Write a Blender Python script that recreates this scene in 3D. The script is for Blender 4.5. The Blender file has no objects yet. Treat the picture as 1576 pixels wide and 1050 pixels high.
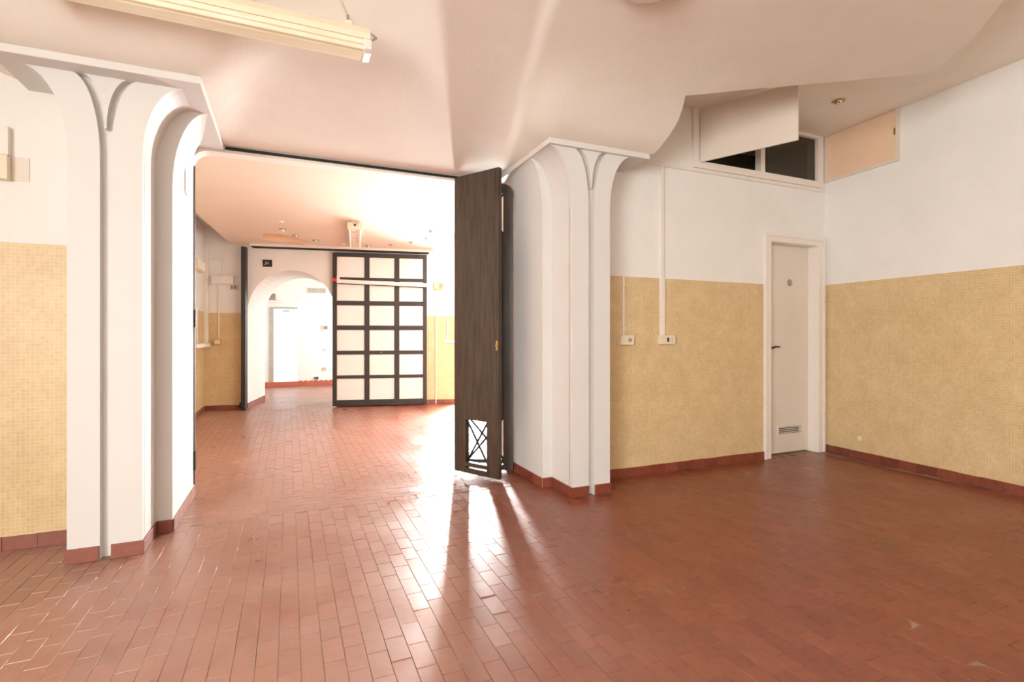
import bpy, math, random
from mathutils import Vector, geometry
random.seed(7)
S = bpy.context.scene
COL = S.collection

# ------------------------------------------------------------------ camera
cam_d = bpy.data.cameras.new('camera')
cam_d.sensor_width = 36.0
cam_d.lens = 36.0 * 795 / 1576
cam_d.shift_y = -7 / 1576
cam_d.clip_start = 0.02
cam = bpy.data.objects.new('camera', cam_d)
COL.objects.link(cam)
cam.location = (0, 0, 1.2)
cam.rotation_euler = (math.radians(90), 0, math.radians(-23.34))
S.camera = cam

# ------------------------------------------------------------------ view, world
vs = S.view_settings
vs.view_transform = 'Standard'
vs.look = 'None'
vs.gamma = 1.0
vs.use_curve_mapping = False
vs.exposure = 0.13
w = bpy.data.worlds.new('daylight')
S.world = w
w.use_nodes = True
bgn = w.node_tree.nodes['Background']
bgn.inputs[0].default_value = (0.985, 1.0, 0.99, 1)
bgn.inputs[1].default_value = 1.3
S.cycles.max_bounces = 10
S.cycles.diffuse_bounces = 6
S.cycles.sample_clamp_indirect = 8.0
S.cycles.use_denoising = True

# ------------------------------------------------------------------ daylight in the window openings, added fill in the passage
def area(name, loc, d, sx, sy, power, color=(0.985, 1.0, 0.99)):
    l = bpy.data.lights.new(name, 'AREA')
    l.shape = 'RECTANGLE'; l.size = sx; l.size_y = sy
    l.energy = power; l.color = color
    o = bpy.data.objects.new(name, l); COL.objects.link(o)
    o.location = loc
    o.rotation_euler = Vector(d).to_track_quat('-Z', 'Y').to_euler()
    return o

area('daylight_street_window', (-3.42, -1.9, 1.6), (1, 0.0, -0.25), 2.4, 2.0, 390)
area('daylight_shopfront', (-0.3, -3.62, 1.5), (0, 1, -0.25), 1.6, 2.2, 15)
area('daylight_side_window', (5.32, 6.8, 1.5), (-1, 0, -0.3), 2.8, 2.2, 42)
area('daylight_tall_pane', (2.96, 9.11, 1.16), (-0.177, -0.984, -0.1), 0.24, 2.28, 1150)
area('added_passage_fill', (2.52, 12.1, 1.6), (-1, 0, -0.6), 1.8, 2.0, 100)  # added fill that brightens the passage, its source is unseen

# ------------------------------------------------------------------ mesh helpers
class MB:
    def __init__(s): s.v = []; s.f = []; s.r = []; s.cur = 0.0
    def add(s, vs_, fs_):
        n = len(s.v); s.v += [tuple(p) for p in vs_]
        for f in fs_:
            s.f.append(tuple(n + i for i in f)); s.r.append(s.cur)
        return s
    def box(s, x0, x1, y0, y1, z0, z1):
        return s.hexa([(x0, y0), (x1, y0), (x1, y1), (x0, y1)], z0, z1)
    def hexa(s, q, z0, z1):
        n = len(q)
        return s.loft([(a, b, z0) for a, b in q], [(a, b, z1) for a, b in q])
    def loft(s, A_, B_):
        n = len(A_)
        fs = [tuple(range(n - 1, -1, -1)), tuple(range(n, 2 * n))]
        fs += [(i, (i + 1) % n, n + (i + 1) % n, n + i) for i in range(n)]
        return s.add(list(A_) + list(B_), fs)
    def ring(s, A_, B_):
        n = len(A_)
        return s.add(list(A_) + list(B_), [(i, (i + 1) % n, n + (i + 1) % n, n + i) for i in range(n)])
    def slab(s, org, ux, uy, uz, x0, x1, y0, y1, z0, z1):
        org = Vector(org); ux = Vector(ux); uy = Vector(uy); uz = Vector(uz)
        P = lambda a, b, c: org + ux * a + uy * b + uz * c
        return s.loft([P(x0, y0, z0), P(x1, y0, z0), P(x1, y1, z0), P(x0, y1, z0)],
                      [P(x0, y0, z1), P(x1, y0, z1), P(x1, y1, z1), P(x0, y1, z1)])
    def tube(s, p0, p1, r, n=12, r1=None):
        p0 = Vector(p0); p1 = Vector(p1); r1 = r if r1 is None else r1
        d = (p1 - p0).normalized()
        a = d.orthogonal().normalized(); b = d.cross(a)
        A_ = [p0 + (a * math.cos(t) + b * math.sin(t)) * r for t in (2 * math.pi * i / n for i in range(n))]
        B_ = [p1 + (a * math.cos(t) + b * math.sin(t)) * r1 for t in (2 * math.pi * i / n for i in range(n))]
        return s.loft(A_, B_)
    def lathe(s, c, prof, n=20, axis='Z', sgn=1):
        c = Vector(c); rows = []
        for r, h in prof:
            row = []
            for i in range(n):
                t = 2 * math.pi * i / n
                if axis == 'Z': p = Vector((r * math.cos(t), r * math.sin(t), h))
                elif axis == 'Y': p = Vector((r * math.cos(t), h, r * math.sin(t)))
                else: p = Vector((h, r * math.cos(t), r * math.sin(t)))
                row.append(c + p)
            rows.append(row)
        vs_ = [p for row in rows for p in row]; fs = []
        for k in range(len(rows) - 1):
            for i in range(n):
                j = (i + 1) % n
                fs.append((k * n + i, k * n + j, (k + 1) * n + j, (k + 1) * n + i))
        fs.append(tuple(range(n))); fs.append(tuple((len(rows) - 1) * n + i for i in range(n)))
        return s.add(vs_, fs)
    def build(s, name, mat, parent=None, loc=None, smooth=False, bevel=0.0):
        if loc is None:
            if parent is not None: loc = wl(parent)
            else:
                xs = [p[0] for p in s.v]; ys = [p[1] for p in s.v]; zs = [p[2] for p in s.v]
                loc = ((min(xs) + max(xs)) / 2, (min(ys) + max(ys)) / 2, min(zs))
        me = bpy.data.meshes.new(name)
        me.from_pydata([(p[0] - loc[0], p[1] - loc[1], p[2] - loc[2]) for p in s.v], [], s.f)
        at = me.attributes.new('rnd', 'FLOAT', 'FACE')
        at.data.foreach_set('value', s.r)
        import bmesh
        bm = bmesh.new(); bm.from_mesh(me)
        bmesh.ops.recalc_face_normals(bm, faces=bm.faces)
        bm.to_mesh(me); bm.free()
        if smooth:
            me.polygons.foreach_set('use_smooth', [True] * len(me.polygons))
            me.set_sharp_from_angle(angle=math.radians(40))
        me.materials.append(mat)
        o = bpy.data.objects.new(name, me); COL.objects.link(o)
        if parent is not None:
            o.parent = parent
            pl = wl(parent); o.location = (loc[0] - pl[0], loc[1] - pl[1], loc[2] - pl[2])
        else: o.location = loc
        o['wl'] = list(loc)
        if bevel:
            m = o.modifiers.new('bevel', 'BEVEL'); m.width = bevel; m.segments = 2; m.limit_method = 'ANGLE'
        return o

def wl(o): return tuple(o['wl'])

def thing(name, label, cat, loc, group=None, kind=None):
    o = bpy.data.objects.new(name, None); COL.objects.link(o)
    o.empty_display_size = 0.1
    o.location = loc; o['wl'] = list(loc)
    return tag(o, label, cat, group, kind)

def tag(o, label=None, cat=None, group=None, kind=None):
    if label: o['label'] = label
    if cat: o['category'] = cat
    if group: o['group'] = group
    if kind: o['kind'] = kind
    return o

def struct(o, label=None, cat=None):
    return tag(o, label, cat, None, 'structure')

# ------------------------------------------------------------------ materials
def mat(name, base, rough=0.6, metal=0.0, noise=0.0, nscale=6.0, bump=0.0, bscale=60.0, spec=0.5, stretch=None, base2=None, coat=0.0):
    m = bpy.data.materials.new(name); m.use_nodes = True
    nt = m.node_tree; p = nt.nodes['Principled BSDF']
    p.inputs['Base Color'].default_value = (*base, 1)
    p.inputs['Roughness'].default_value = rough
    p.inputs['Metallic'].default_value = metal
    p.inputs['Specular IOR Level'].default_value = spec
    p.inputs['Coat Weight'].default_value = coat
    geo = nt.nodes.new('ShaderNodeNewGeometry')
    src = geo.outputs['Position']
    if stretch:
        mp = nt.nodes.new('ShaderNodeMapping'); mp.inputs['Scale'].default_value = stretch
        nt.links.new(src, mp.inputs['Vector']); src = mp.outputs['Vector']
    if noise or base2:
        n = nt.nodes.new('ShaderNodeTexNoise'); n.inputs['Scale'].default_value = nscale
        n.inputs['Detail'].default_value = 6; n.inputs['Roughness'].default_value = 0.6
        nt.links.new(src, n.inputs['Vector'])
        cr = nt.nodes.new('ShaderNodeValToRGB')
        cr.color_ramp.elements[0].position = 0.3; cr.color_ramp.elements[1].position = 0.7
        b2 = base2 or tuple(c * (1 - noise) for c in base)
        cr.color_ramp.elements[0].color = (*b2, 1); cr.color_ramp.elements[1].color = (*base, 1)
        nt.links.new(n.outputs['Fac'], cr.inputs['Fac'])
        nt.links.new(cr.outputs['Color'], p.inputs['Base Color'])
    if bump:
        n2 = nt.nodes.new('ShaderNodeTexNoise'); n2.inputs['Scale'].default_value = bscale
        n2.inputs['Detail'].default_value = 4
        nt.links.new(src, n2.inputs['Vector'])
        bp = nt.nodes.new('ShaderNodeBump'); bp.inputs['Strength'].default_value = bump
        bp.inputs['Distance'].default_value = 0.004
        nt.links.new(n2.outputs['Fac'], bp.inputs['Height'])
        nt.links.new(bp.outputs['Normal'], p.inputs['Normal'])
    return m

def mosaic(name, c1, c2, grout):
    m = bpy.data.materials.new(name); m.use_nodes = True
    nt = m.node_tree; L = nt.links.new; p = nt.nodes['Principled BSDF']
    geo = nt.nodes.new('ShaderNodeNewGeometry')
    sp = nt.nodes.new('ShaderNodeSeparateXYZ'); L(geo.outputs['Position'], sp.inputs[0])
    ad = nt.nodes.new('ShaderNodeMath'); ad.operation = 'ADD'
    L(sp.outputs['X'], ad.inputs[0]); L(sp.outputs['Y'], ad.inputs[1])
    cb = nt.nodes.new('ShaderNodeCombineXYZ'); L(ad.outputs[0], cb.inputs['X']); L(sp.outputs['Z'], cb.inputs['Y'])
    br = nt.nodes.new('ShaderNodeTexBrick')
    br.offset = 0.0; br.squash = 1.0
    br.inputs['Scale'].default_value = 1.0
    br.inputs['Brick Width'].default_value = 0.0215
    br.inputs['Row Height'].default_value = 0.0215
    br.inputs['Mortar Size'].default_value = 0.0016
    br.inputs['Mortar Smooth'].default_value = 0.3
    br.inputs['Color1'].default_value = (*c1, 1); br.inputs['Color2'].default_value = (*c2, 1)
    br.inputs['Mortar'].default_value = (*grout, 1)
    L(cb.outputs[0], br.inputs['Vector'])
    n = nt.nodes.new('ShaderNodeTexNoise'); n.inputs['Scale'].default_value = 6; n.inputs['Detail'].default_value = 10
    n.inputs['Roughness'].default_value = 0.65
    L(geo.outputs['Position'], n.inputs['Vector'])
    cr = nt.nodes.new('ShaderNodeValToRGB')
    cr.color_ramp.elements[0].position = 0.35; cr.color_ramp.elements[1].position = 0.68
    cr.color_ramp.elements[0].color = (0.92, 0.89, 0.85, 1); cr.color_ramp.elements[1].color = (1.05, 1.05, 1.05, 1)
    L(n.outputs['Fac'], cr.inputs['Fac'])
    mx = nt.nodes.new('ShaderNodeMix'); mx.data_type = 'RGBA'; mx.blend_type = 'MULTIPLY'; mx.inputs['Factor'].default_value = 1
    L(br.outputs['Color'], mx.inputs['A']); L(cr.outputs['Color'], mx.inputs['B'])
    L(mx.outputs['Result'], p.inputs['Base Color'])
    p.inputs['Roughness'].default_value = 0.42
    bp = nt.nodes.new('ShaderNodeBump'); bp.inputs['Strength'].default_value = 0.35; bp.inputs['Distance'].default_value = 0.003
    bp.invert = True
    L(br.outputs['Fac'], bp.inputs['Height']); L(bp.outputs['Normal'], p.inputs['Normal'])
    return m

def terracotta(name, cols, r0, r1, scuff_glare=0.5):
    m = bpy.data.materials.new(name); m.use_nodes = True
    nt = m.node_tree; L = nt.links.new; p = nt.nodes['Principled BSDF']
    at = nt.nodes.new('ShaderNodeAttribute'); at.attribute_name = 'rnd'
    oi = nt.nodes.new('ShaderNodeObjectInfo')
    ad = nt.nodes.new('ShaderNodeMath'); ad.operation = 'ADD'
    L(at.outputs['Fac'], ad.inputs[0]); L(oi.outputs['Random'], ad.inputs[1])
    fr = nt.nodes.new('ShaderNodeMath'); fr.operation = 'FRACT'; L(ad.outputs[0], fr.inputs[0])
    cr = nt.nodes.new('ShaderNodeValToRGB'); e = cr.color_ramp.elements
    e[0].position = 0; e[0].color = (*cols[0], 1); e[1].position = 1; e[1].color = (*cols[-1], 1)
    for i, c in enumerate(cols[1:-1]):
        k = e.new((i + 1) / (len(cols) - 1)); k.color = (*c, 1)
    L(fr.outputs[0], cr.inputs['Fac'])
    geo = nt.nodes.new('ShaderNodeNewGeometry')
    n = nt.nodes.new('ShaderNodeTexNoise'); n.inputs['Scale'].default_value = 1.7; n.inputs['Detail'].default_value = 9
    n.inputs['Roughness'].default_value = 0.68; n.inputs['Distortion'].default_value = 0.15
    L(geo.outputs['Position'], n.inputs['Vector'])
    c2 = nt.nodes.new('ShaderNodeValToRGB'); c2.color_ramp.elements[0].position = 0.42; c2.color_ramp.elements[1].position = 0.75
    L(n.outputs['Fac'], c2.inputs['Fac'])
    n3 = nt.nodes.new('ShaderNodeTexNoise'); n3.inputs['Scale'].default_value = 28; n3.inputs['Detail'].default_value = 6
    L(geo.outputs['Position'], n3.inputs['Vector'])
    mr3 = nt.nodes.new('ShaderNodeMapRange'); mr3.inputs[1].default_value = 0.3; mr3.inputs[2].default_value = 0.7
    mr3.inputs[3].default_value = 0.78; mr3.inputs[4].default_value = 1.15
    L(n3.outputs['Fac'], mr3.inputs[0])
    mulc = nt.nodes.new('ShaderNodeMix'); mulc.data_type = 'RGBA'; mulc.blend_type = 'MULTIPLY'; mulc.inputs['Factor'].default_value = 1
    L(cr.outputs['Color'], mulc.inputs['A']); L(mr3.outputs[0], mulc.inputs['B'])
    # pale scuffs plus floor glare painted into the colour, both fading towards higher X
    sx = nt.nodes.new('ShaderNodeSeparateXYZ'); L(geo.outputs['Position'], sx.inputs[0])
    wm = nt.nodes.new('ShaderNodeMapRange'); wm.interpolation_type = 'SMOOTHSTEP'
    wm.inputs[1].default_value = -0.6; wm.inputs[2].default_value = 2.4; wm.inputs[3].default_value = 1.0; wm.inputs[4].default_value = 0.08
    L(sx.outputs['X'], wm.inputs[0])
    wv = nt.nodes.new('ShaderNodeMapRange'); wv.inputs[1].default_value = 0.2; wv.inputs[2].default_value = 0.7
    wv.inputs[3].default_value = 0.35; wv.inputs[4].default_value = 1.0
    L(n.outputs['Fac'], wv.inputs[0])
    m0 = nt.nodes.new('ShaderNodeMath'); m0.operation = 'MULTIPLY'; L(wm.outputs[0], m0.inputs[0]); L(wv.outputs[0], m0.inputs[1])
    ml = nt.nodes.new('ShaderNodeMath'); ml.operation = 'MULTIPLY'; ml.inputs[1].default_value = scuff_glare
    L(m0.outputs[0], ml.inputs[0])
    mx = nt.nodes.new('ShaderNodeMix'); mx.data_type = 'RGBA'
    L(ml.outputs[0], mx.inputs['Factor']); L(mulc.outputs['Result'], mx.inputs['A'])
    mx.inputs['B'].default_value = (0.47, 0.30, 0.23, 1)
    L(mx.outputs['Result'], p.inputs['Base Color'])
    p.inputs['Specular IOR Level'].default_value = 0.72
    mr = nt.nodes.new('ShaderNodeMapRange'); mr.inputs[1].default_value = 0.3; mr.inputs[2].default_value = 0.7
    mr.inputs[3].default_value = r0; mr.inputs[4].default_value = r1
    L(n.outputs['Fac'], mr.inputs[0]); L(mr.outputs[0], p.inputs['Roughness'])
    bp = nt.nodes.new('ShaderNodeBump'); bp.inputs['Strength'].default_value = 0.12; bp.inputs['Distance'].default_value = 0.002
    L(n3.outputs['Fac'], bp.inputs['Height']); L(bp.outputs['Normal'], p.inputs['Normal'])
    return m

M = {}
M['paint'] = mat('white_wall_paint', (0.83, 0.81, 0.765), 0.75, noise=0.05, nscale=3, bump=0.15, bscale=90)
M['column'] = mat('white_column_paint', (0.68, 0.66, 0.63), 0.6, noise=0.03, nscale=4, bump=0.12, bscale=70)
M['ceil'] = mat('ceiling_plaster', (0.85, 0.795, 0.72), 0.85, noise=0.07, nscale=2.2, bump=0.3, bscale=45)
M['upceil'] = mat('upper_ceiling_paint', (0.88, 0.80, 0.70), 0.85, noise=0.05, nscale=3, bump=0.2, bscale=50)
M['peach'] = mat('peach_ceiling_paint', (0.78, 0.66, 0.54), 0.8, noise=0.05, nscale=2.5, bump=0.2, bscale=50)
M['mosaic'] = mosaic('beige_glass_mosaic', (0.62, 0.445, 0.225), (0.68, 0.515, 0.28), (0.72, 0.58, 0.37))
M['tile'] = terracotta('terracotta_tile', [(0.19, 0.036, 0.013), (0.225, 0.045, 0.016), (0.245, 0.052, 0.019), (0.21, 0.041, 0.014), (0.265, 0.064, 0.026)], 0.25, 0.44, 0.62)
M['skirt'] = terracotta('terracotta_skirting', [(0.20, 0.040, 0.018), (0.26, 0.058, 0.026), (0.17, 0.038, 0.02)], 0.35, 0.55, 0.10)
M['grout'] = mat('grout', (0.42, 0.27, 0.20), 0.8, base2=(0.12, 0.06, 0.04), nscale=5)
M['wood'] = mat('dark_stained_wood', (0.085, 0.055, 0.036), 0.42, base2=(0.028, 0.018, 0.012), nscale=5, stretch=(9, 9, 0.7), bump=0.15, bscale=12)
M['black'] = mat('black_painted_wood', (0.035, 0.028, 0.024), 0.5, noise=0.3, nscale=8, bump=0.1)
M['iron'] = mat('dark_iron', (0.03, 0.027, 0.025), 0.45, 0.6)
M['door'] = mat('cream_door_paint', (0.74, 0.66, 0.57), 0.5, noise=0.04, nscale=3, bump=0.08)
M['frame'] = mat('white_gloss_paint', (0.82, 0.76, 0.69), 0.4, noise=0.03, nscale=5)
M['plastic'] = mat('ivory_plastic', (0.78, 0.68, 0.50), 0.4, noise=0.05, nscale=12)
M['wplastic'] = mat('white_plastic', (0.82, 0.77, 0.69), 0.45, noise=0.04, nscale=9)
M['yellow'] = mat('yellowed_diffuser', (0.82, 0.75, 0.60), 0.3, base2=(0.76, 0.64, 0.43), nscale=4, stretch=(1.2, 12, 12))
M['grey'] = mat('grey_housing', (0.45, 0.42, 0.37), 0.5, noise=0.2, nscale=12)
M['steel'] = mat('dull_metal', (0.42, 0.38, 0.33), 0.38, 0.8, noise=0.15, nscale=15)
M['brass'] = mat('brass', (0.62, 0.42, 0.14), 0.3, 1.0, noise=0.2, nscale=14)
M['chrome'] = mat('chrome', (0.7, 0.68, 0.64), 0.2, 1.0, noise=0.05)
M['dark'] = mat('dark_slot', (0.02, 0.018, 0.015), 0.7, noise=0.2)
M['board'] = mat('raw_fibreboard', (0.84, 0.60, 0.41), 0.7, noise=0.08, nscale=4, bump=0.1)
M['loft'] = mat('loft_interior', (0.16, 0.13, 0.10), 0.9, noise=0.3, nscale=3)
M['bulb'] = mat('opal_glass', (0.88, 0.86, 0.82), 0.25, noise=0.02)
M['red'] = mat('red_cap', (0.6, 0.05, 0.02), 0.5, noise=0.1)
M['redstep'] = mat('red_painted_step', (0.50, 0.13, 0.07), 0.6, noise=0.15, nscale=7)
M['orange'] = mat('orange_box', (0.70, 0.38, 0.14), 0.5, noise=0.1)
M['sockdark'] = mat('switch_plate', (0.30, 0.24, 0.18), 0.5, noise=0.2, nscale=30)
# translucent rice-paper-like pane
M['pane'] = mat('milky_pane', (0.84, 0.81, 0.76), 0.5, noise=0.03, nscale=3)
_p = M['pane'].node_tree.nodes['Principled BSDF']
_p.inputs['Transmission Weight'].default_value = 0.0
_p.inputs['Subsurface Weight'].default_value = 0.0
# grey glass of the loft window
g = bpy.data.materials.new('grey_glass'); g.use_nodes = True
_p = g.node_tree.nodes['Principled BSDF']
_p.inputs['Base Color'].default_value = (0.34, 0.31, 0.25, 1); _p.inputs['Roughness'].default_value = 0.12
_p.inputs['Transmission Weight'].default_value = 0.85; _p.inputs['IOR'].default_value = 1.1
M['glass'] = g

# ------------------------------------------------------------------ key dimensions
YL, YR = 3.785, 3.665            # near faces of the dividing wall, either side of the opening
ZU = 3.28                        # high flat ceiling
LINT = 4.43
def XR(y): return 5.148 + 0.0576 * (y - 3.665)     # slightly skewed end wall
FA = Vector((-1.27, 9.66, 0)); FD = Vector((0.98419, -0.17710, 0)); FN = Vector((0.17710, 0.98419, 0))
def fw(s, off, z):               # far wall: s along it, off in front of it
    return FA + FD * s - FN * off + Vector((0, 0, z))

# ================================================================== SETTING
# floor slab + tiles --------------------------------------------------------
floor = thing('floor', 'worn red terracotta tile floor running through all the rooms', 'floor', (0, 0, 0), kind='structure')
b = MB(); b.box(-3.5, 5.5, -3.7, 14.2, -0.12, -0.0016)
b.build('screed', M['grout'], floor)
TW, TL = 0.0765, 0.155
def tiles():
    out = []
    def region(x0, x1, y0, y1, along='Y', ok=None):
        if along == 'Y':
            n = int((x1 - x0) / TW + 0.5)
            for i in range(n):
                cx = x0 + (i + 0.5) * TW
                y = y0 - TL * (0.5 if i % 2 else 0) - TL * 0.12 * random.random()
                while y < y1:
                    a, c = max(y, y0), min(y + TL, y1)
                    if c - a > 0.03: out.append((cx, (a + c) / 2, TW, c - a))
                    y += TL
        else:
            n = int((y1 - y0) / TW + 0.5)
            for i in range(n):
                cy = y0 + (i + 0.5) * TW
                x = x0 - TL * (0.5 if i % 2 else 0) - TL * 0.3 * random.random()
                while x < x1:
                    a, c = max(x, x0), min(x + TL, x1)
                    if c - a > 0.03: out.append(((a + c) / 2, cy, c - a, TW))
                    x += TL
    region(-3.25, 4.98, 0.0, 3.81)
    region(-0.655, 1.84, 3.81, 4.27, 'X')
    region(-1.27, 3.6, 4.27, 9.75)
    res = []
    for cx, cy, sx, sy in out:
        if cy < 3.82 and cy > 3.66 and (cx > 2.0 or cx < -1.0) and (cx > 2.0 or cy > 3.78): continue
        if cx > XR(cy) - 0.03: continue
        if -1.05 < cx < -0.77 and 3.46 < cy < 3.9: continue
        if 1.96 < cx < 2.24 and 3.38 < cy < 3.9: continue
        if 4.27 < cy < 4.5 and (cx < -0.66 or cx > 1.85): continue
        res.append((cx, cy, sx, sy))
    return res
SN, CS = 0.39615, 0.91819
def view(cx, cy):
    d = cx * SN + cy * CS; r = cx * CS - cy * SN
    if d < 0.3: return None
    return 788 + 795 * r / d, 518 + 795 * 1.2 / d, d
def tile_mesh(b, cx, cy, sx, sy, z, tx, ty):
    g_ = 0.0008; c = 0.0010
    hx, hy = sx / 2 - g_, sy / 2 - g_
    top = []; bot = []
    for ax, ay in ((-1, -1), (1, -1), (1, 1), (-1, 1)):
        zz = z + ax * hx * tx + ay * hy * ty
        top.append((cx + ax * (hx - c), cy + ay * (hy - c), zz)); bot.append((cx + ax * hx, cy + ay * hy, -0.0022))
    b.add(top + bot, [(0, 1, 2, 3)] + [((i + 1) % 4, i, 4 + i, 4 + (i + 1) % 4) for i in range(4)])
T = tiles()
cand = []
for k, (cx, cy, sx, sy) in enumerate(T):
    v_ = view(cx, cy)
    if v_ and 5 < v_[0] < 1571 and v_[1] < 1045 and min(sx, sy) > 0.07 and max(sx, sy) > 0.15: cand.append((v_[2], k))
cand.sort(); near = {k for _, k in cand[:300]}
proto = []
for i in range(6):
    b = MB(); b.cur = i * 0.17
    tile_mesh(b, 0, 0, TW, TL, 0.0, 0, 0)
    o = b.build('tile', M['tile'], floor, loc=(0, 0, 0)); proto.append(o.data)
    bpy.data.objects.remove(o)
rest = MB()
for k, (cx, cy, sx, sy) in enumerate(T):
    tx, ty, z = random.gauss(0, 0.008), random.gauss(0, 0.006), random.uniform(-0.0007, 0.0007)
    if k in near:
        o = bpy.data.objects.new('tile', proto[k % 6]); COL.objects.link(o); o.parent = floor
        o.location = (cx, cy, z); o.rotation_euler = (ty, -tx, 0)
    else:
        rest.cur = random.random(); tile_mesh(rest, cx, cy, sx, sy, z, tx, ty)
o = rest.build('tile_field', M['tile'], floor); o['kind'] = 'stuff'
o['label'] = 'remaining terracotta floor tiles farther away'

# far passage floor tiles (too far to tell apart): one plain sheet
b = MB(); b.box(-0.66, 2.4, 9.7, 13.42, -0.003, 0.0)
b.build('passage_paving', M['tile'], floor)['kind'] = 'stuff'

# walls ---------------------------------------------------------------------
b = MB(); b.box(-3.5, -1.0, YL, 4.55, 0, 3.3)
wbl = struct(b.build('wall_back_left', M['paint']), 'white plastered wall with beige mosaic dado beside the striped column at the left', 'wall')
b = MB(); b.box(-3.3, -1.0, YL - 0.006, YL, 0.0, 1.728); b.build('wainscot', M['mosaic'], wbl)

b = MB()
for x0, x1, z0, z1 in ((2.0, 4.335, 0, 2.80), (4.335, 5.03, 2.165, 2.80), (5.03, 5.3, 0, 2.80), (2.0, 3.40, 2.80, 3.3), (5.06, 5.3, 2.8, 3.3), (3.40, 5.06, 3.268, 3.3)):
    b.box(x0, x1, YR, 3.80, z0, z1)
b.box(1.95, 5.3, 4.42, 4.55, 0, 3.3)
wbr = struct(b.build('wall_back_right', M['paint']), 'white wall with brown mosaic dado, sockets and a narrow cream door', 'wall')
b = MB(); b.box(2.1, 4.25, YR - 0.006, YR, 0, 1.712); b.build('wainscot', M['mosaic'], wbr)

b = MB(); b.hexa([(XR(-3.6), -3.6), (XR(4.5), 4.5), (XR(4.5) + 0.2, 4.5), (XR(-3.6) + 0.3, -3.6)], 0, 3.3)
wr = struct(b.build('wall_right', M['paint']), 'plain white end wall with a sunny beige mosaic dado', 'wall')
b = MB(); b.hexa([(XR(-3.5) - 0.006, -3.5), (XR(YR) - 0.006, YR), (XR(YR) + .004, YR), (XR(-3.5) + .004, -3.5)], 0, 1.735)
b.build('wainscot', M['mosaic'], wr)
# enclosing walls behind the camera, with window openings
b = MB()
for y0, y1, z0, z1 in ((-3.6, -3.2, 0, 3.3), (-0.6, 4.5, 0, 3.3), (-3.2, -0.6, 0, 0.55), (-3.2, -0.6, 2.65, 3.3)):
    b.box(-3.5, -3.3, y0, y1, z0, z1)
struct(b.build('wall_left', M['paint']), 'white outer wall with a wide street window, off to the side', 'wall')
b = MB()
for x0, x1, z0, z1 in ((-3.5, -1.2, 0, 3.3), (0.6, 5.3, 0, 3.3), (-1.2, 0.6, 0, 0.35), (-1.2, 0.6, 2.65, 3.3)):
    b.box(x0, x1, -3.7, -3.5, z0, z1)
struct(b.build('wall_front', M['paint']), 'white shopfront wall behind the viewpoint', 'wall')
# roof over the near room
b = MB(); b.box(-3.5, 5.3, -3.7, 4.55, ZU, 3.42)
struct(b.build('ceiling_upper', M['upceil']), 'flat upper ceiling above the corner with the cream door', 'ceiling')

# draped lower ceiling of the near room --------------------------------------
LIPS = [((-1.36, -0.45, 3.31, 4.43), 0.6), ((1.724, 2.613, 3.31, 4.43), 0.6), ((-0.45, 1.724, 4.43, 4.6), 1.8)]
def FZ(x, y):
    s = 0.0
    for (x0, x1, y0, y1), w_ in LIPS:
        d = math.hypot(max(x0 - x, 0, x - x1), max(y0 - y, 0, y - y1))
        if d < 1e-3: return 2.635
        s += (0.5 * (1 - math.exp(-(d / w_) ** 1.5))) ** -4
    return 2.635 + s ** -0.25
edge = [(2.613, 3.31), (2.640, 3.291), (2.640, 3.234), (2.637, 3.185), (2.640, 3.119), (2.634, 3.052), (2.622, 2.99), (2.588, 2.917), (2.557, 2.863), (2.525, 2.814),
        (2.814, 2.717), (3.174, 2.595), (3.569, 2.396), (4.036, 2.103), (3.928, 1.937), (3.799, 1.757), (3.63, 1.603), (3.519, 1.498), (3.342, 1.359),
        (3.22, 1.2), (3.15, 0.9), (3.15, 0.3), (3.3, -0.8), (3.4, -3.5)]
dense = []
for i in range(len(edge) - 1):
    (x0, y0), (x1, y1) = edge[i], edge[i + 1]
    n = max(1, int(math.hypot(x1 - x0, y1 - y0) / 0.08))
    dense += [(x0 + (x1 - x0) * k / n, y0 + (y1 - y0) * k / n) for k in range(n)]
dense.append(edge[-1])
def line(p, q, st=0.1):
    n = max(1, int(math.hypot(q[0] - p[0], q[1] - p[1]) / st))
    return [(p[0] + (q[0] - p[0]) * k / n, p[1] + (q[1] - p[1]) * k / n) for k in range(n)]
outline = dense[:-1] + line((3.4, -3.5), (-3.3, -3.5)) + line((-3.3, -3.5), (-3.3, YL)) + line((-3.3, YL), (-1.36, YL)) + \
    line((-1.36, YL), (-1.36, LINT)) + line((-1.36, LINT), (2.613, LINT)) + line((2.613, LINT), (2.613, 3.31))
def inside(p, poly):
    c = False; j = len(poly) - 1
    for i in range(len(poly)):
        if (poly[i][1] > p[1]) != (poly[j][1] > p[1]) and p[0] < (poly[j][0] - poly[i][0]) * (p[1] - poly[i][1]) / (poly[j][1] - poly[i][1]) + poly[i][0]: c = not c
        j = i
    return c
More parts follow.
